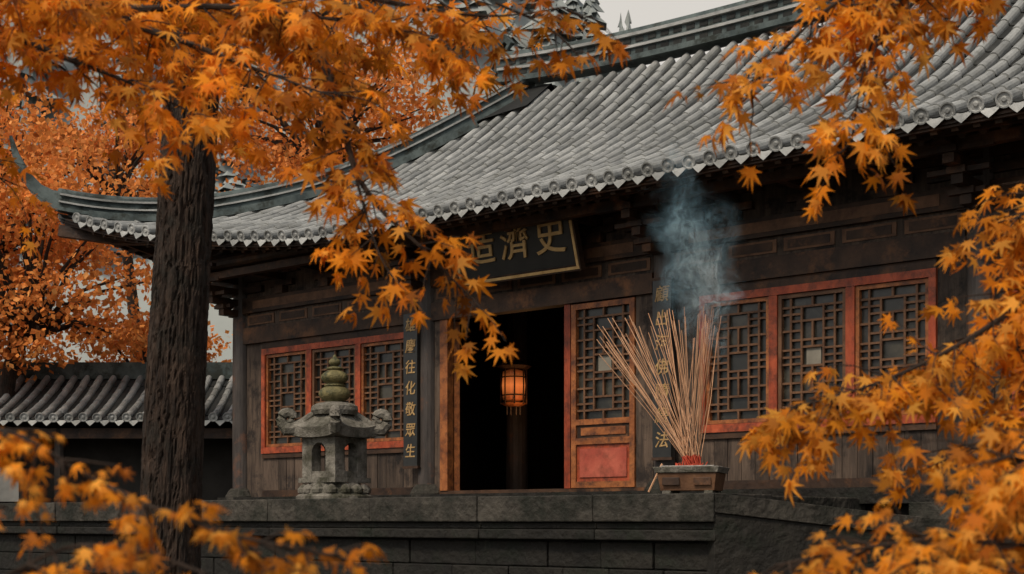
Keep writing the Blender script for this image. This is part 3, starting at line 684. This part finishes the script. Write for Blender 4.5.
cnt+=foliage(sB,[
 dict(pts=[(1.7,2.9,-1.6),(1.5,2.8,-.8),(1.15,2.6,-.14),(.85,2.6,-.04),(.65,2.6,-.05),(.50,2.6,-.08)],r0=.01,leaf=.035,tw=4,L=.14,skip=.52,step=.04),
 dict(pts=[(1.5,2.8,-.8),(1.3,2.6,-.1),(1.05,2.5,.10),(.86,2.5,.11)],r0=.008,leaf=.035,tw=4,L=.17,skip=.48,step=.045),
 dict(pts=[(1.5,2.8,-.8),(1.1,2.5,-.18),(.75,2.4,-.10),(.5,2.4,-.11)],r0=.008,leaf=.035,tw=4,L=.14,skip=.52,step=.045),
],'leafy','crown')
print('near leaves',cnt)
def bgtree(base,center,rad,nclump,per,size,tr=.2):
    t=empty('maple_tree',(0,0,EYE)); mb=MB()
    bx,by=base; cx,cy,cz=center
    trunk(mb,[(bx,by,-1.7),(bx+.1,by,cz*.4),(cx,cy,cz)],[tr,tr*.5],seg=16,nz=30)
    pos=[]
    for i in range(nclump):
        u=rv()*random.uniform(.35,1)**.5; c=Vector((cx+u.x*rad[0],cy+u.y*rad[1],cz+u.z*rad[2]))
        mb.tube([Vector((cx,cy,cz-rad[2]*.6)),Vector((cx,cy,cz-rad[2]*.3)).lerp(c,.5),c],[tr*.35,tr*.2,.02],'bark',5,False)
        s=random.uniform(.45,.9)*rad[0]*.33
        pos.append(np.array(c)+rng.normal(0,1,(per,3))*np.array([s,s,s*.38]))
    mb.obj('trunk_and_limbs',t)
    pos=np.vstack(pos); n=len(pos)
    fw=rng.normal(0,1,(n,3)); fw[:,2]-=.4; no=rng.normal(0,.6,(n,3)); no[:,2]+=.7; no[:,1]-=.3
    leaves_obj('crown',pos,fw,no,rng.uniform(.6,1.2,n)*size,'leafb',t,QP,QF)
bgtree((-10.5,29),(-9.8,29,5.0),(2.4,2.2,2.2),44,170,.13)
bgtree((-12.2,31),(-11.5,31,7.0),(2.6,2.2,2.4),40,150,.14)
bgtree((-9.8,37),(-10.3,37,9.2),(2.4,2.5,1.6),26,170,.15)
bgtree((-4.8,37),(-4.9,37,10.4),(3.0,2.4,2.2),46,170,.15)
bgtree((-7.5,33),(-8.2,32,3.4),(1.6,1.6,1.2),24,150,.13)
bgtree((-14,27),(-13.2,26.5,7.5),(2,2,1.8),24,150,.15)

# ---------------------------------------------------------------- side gallery on the left
sg=empty('side_gallery',(0,0,EYE)); g=MB()
def gsurf(a,b): 
    p=b/2.2; return Vector((-17+a,27.6+b,1.95+1.0*(.7*p+.3*p*p)+.0))
aa=[i*.28 for i in range(int(12/.28))]
tile_rows(g,gsurf,aa,[2.2]*len(aa),seg=.3,r=.066,pitch=.28); g.obj('gallery_roof',sg)
g=MB(); g.add([gsurf(-.2,0)-Vector((0,0,.05)),gsurf(12,0)-Vector((0,0,.05)),gsurf(12,2.2)-Vector((0,0,.05)),gsurf(-.2,2.2)-Vector((0,0,.05))],[(0,1,2,3)],'tiled')
g.sweep([(-17.2,29.9,2.95),(-5,29.9,2.95)],.3,.35,'ridge')
g.box(-17,-5.1,29.0,29.2,-1.6,2.4,'wall'); g.box(-17,-5.1,27.9,28.05,1.6,1.8,'wood')
for i in range(7): g.lathe([(.11,-.2),(.11,1.8)],'woodd',10,(-16.5+i*1.9,28.0))
g.box(-17,-5.1,27.5,29.0,-1.6,-.2,'stoned'); g.box(-17,-9.4,27.1,27.4,.35,1.0,'white') 
g.add([(-17,30.1,3),(-5,30.1,3),(-5,32,1.9),(-17,32,1.9)],[(0,1,2,3)],'tiled')
g.obj('gallery_walls',sg)
tb=MB(); tb.box(-.35,.35,-.08,.08,0,1.75,'stone'); tb.box(-.45,.45,-.16,.16,-.25,.0,'stone'); tb.box(-.27,.27,-.095,-.081,.15,1.55,'stoned')
tb.lathe([(.1,1.752),(.14,1.8),(.1,1.9),(.02,1.95)],'stone',12)
tb.add([(-.42,-.12,1.752),(.42,-.12,1.752),(.42,.12,1.752),(-.42,.12,1.752),(-.2,0,1.95),(.2,0,1.95)],[(0,1,5,4),(1,2,5),(2,3,4,5),(3,0,4)],'stone')
tb.obj('stone_tablet',None,loc=(3.55,9.3,EYE-1.35),rot=TH*.5,bevel=.01)

# ---------------------------------------------------------------- ground, hill, forest
gm=MB(); gm.add([(-600,-300,0),(600,-300,0),(600,900,0),(-600,900,0)],[(0,1,2,3)],'ground'); gm.obj('ground')
def hz(x,y):
    t=min(1,max(0,(x+4)/20)); t=t*t*(3-2*t); base=33-19*t
    k=min(1,max(0,(y-48)/30)); k=k*k*(3-2*k)
    return (base+2.0*noise.noise(Vector((x*.05,y*.05,0))))*k
hm=MB(); nx,ny=70,20; vs=[];fs=[]
for i in range(nx+1):
    for j in range(ny+1):
        x=-90+170*i/nx; y=46+76*j/ny; vs.append((x,y,hz(x,y)-.1))
for i in range(nx):
    for j in range(ny):
        q=i*(ny+1)+j; fs.append((q,q+ny+1,q+ny+2,q+1))
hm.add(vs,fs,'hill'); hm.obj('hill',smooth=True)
fo=MB()
for i in range(520):
    x=random.uniform(-55,30); y=random.uniform(58,92); z=hz(x,y); h=random.uniform(4,7.5); T=17
    for k in range(T):
        u=k/T; zz=z+h*(.12+.88*u); r=h*.17*(1-u)**.85*random.uniform(.7,1.25)+.08; vs=[(x,y,zz+h*.10)]; sg_=9
        for s in range(sg_):
            a=2*math.pi*s/sg_+k*1.7; rr=r*random.uniform(.35,1.3); vs.append((x+math.cos(a)*rr,y+math.sin(a)*rr,zz-random.uniform(0,.35)))
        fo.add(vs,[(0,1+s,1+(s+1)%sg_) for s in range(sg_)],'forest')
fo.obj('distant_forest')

# ---------------------------------------------------------------- light
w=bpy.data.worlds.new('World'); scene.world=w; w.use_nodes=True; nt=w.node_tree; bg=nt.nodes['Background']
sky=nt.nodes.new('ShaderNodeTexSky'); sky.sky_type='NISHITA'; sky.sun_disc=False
el,az=math.radians(48),math.radians(215)
sky.sun_elevation=el; sky.sun_rotation=az; sky.dust_density=4; sky.air_density=1
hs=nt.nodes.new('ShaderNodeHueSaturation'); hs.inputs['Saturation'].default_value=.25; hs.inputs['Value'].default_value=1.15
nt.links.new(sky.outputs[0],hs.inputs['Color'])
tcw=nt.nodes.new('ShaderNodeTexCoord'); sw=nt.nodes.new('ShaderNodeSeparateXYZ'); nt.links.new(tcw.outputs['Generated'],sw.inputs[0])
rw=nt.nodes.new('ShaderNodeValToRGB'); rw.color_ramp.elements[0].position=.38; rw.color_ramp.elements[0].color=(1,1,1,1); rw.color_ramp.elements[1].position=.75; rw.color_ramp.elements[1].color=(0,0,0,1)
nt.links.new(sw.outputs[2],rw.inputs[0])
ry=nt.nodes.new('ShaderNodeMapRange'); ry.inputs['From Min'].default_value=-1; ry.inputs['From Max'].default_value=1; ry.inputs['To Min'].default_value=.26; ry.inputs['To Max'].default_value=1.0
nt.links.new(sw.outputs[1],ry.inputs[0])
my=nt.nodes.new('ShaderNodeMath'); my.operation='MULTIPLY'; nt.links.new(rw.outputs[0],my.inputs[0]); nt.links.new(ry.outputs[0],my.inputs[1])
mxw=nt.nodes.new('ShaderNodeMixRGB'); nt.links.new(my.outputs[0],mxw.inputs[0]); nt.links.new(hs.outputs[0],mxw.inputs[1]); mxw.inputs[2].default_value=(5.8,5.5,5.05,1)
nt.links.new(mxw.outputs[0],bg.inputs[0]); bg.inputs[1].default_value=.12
sd=bpy.data.lights.new('sun','SUN'); sd.energy=2.0; sd.angle=math.radians(10); sd.color=(1,.83,.62)
so=bpy.data.objects.new('sun',sd); scene.collection.objects.link(so)
dirv=Vector((math.sin(az)*math.cos(el),math.cos(az)*math.cos(el),math.sin(el)))
so.rotation_euler=dirv.to_track_quat('Z','Y').to_euler()
cam=bpy.data.cameras.new('camera'); cam.lens=50; cam.sensor_width=36; cam.shift_y=.2275; cam.clip_end=2000; cam.clip_start=.05
cam.dof.use_dof=True; cam.dof.focus_distance=17; cam.dof.aperture_fstop=5.6
co=bpy.data.objects.new('camera',cam); scene.collection.objects.link(co); co.location=(0,0,EYE); co.rotation_euler=(math.pi/2,0,0); scene.camera=co
scene.view_settings.view_transform='Standard'; scene.view_settings.look='None'; scene.view_settings.exposure=0
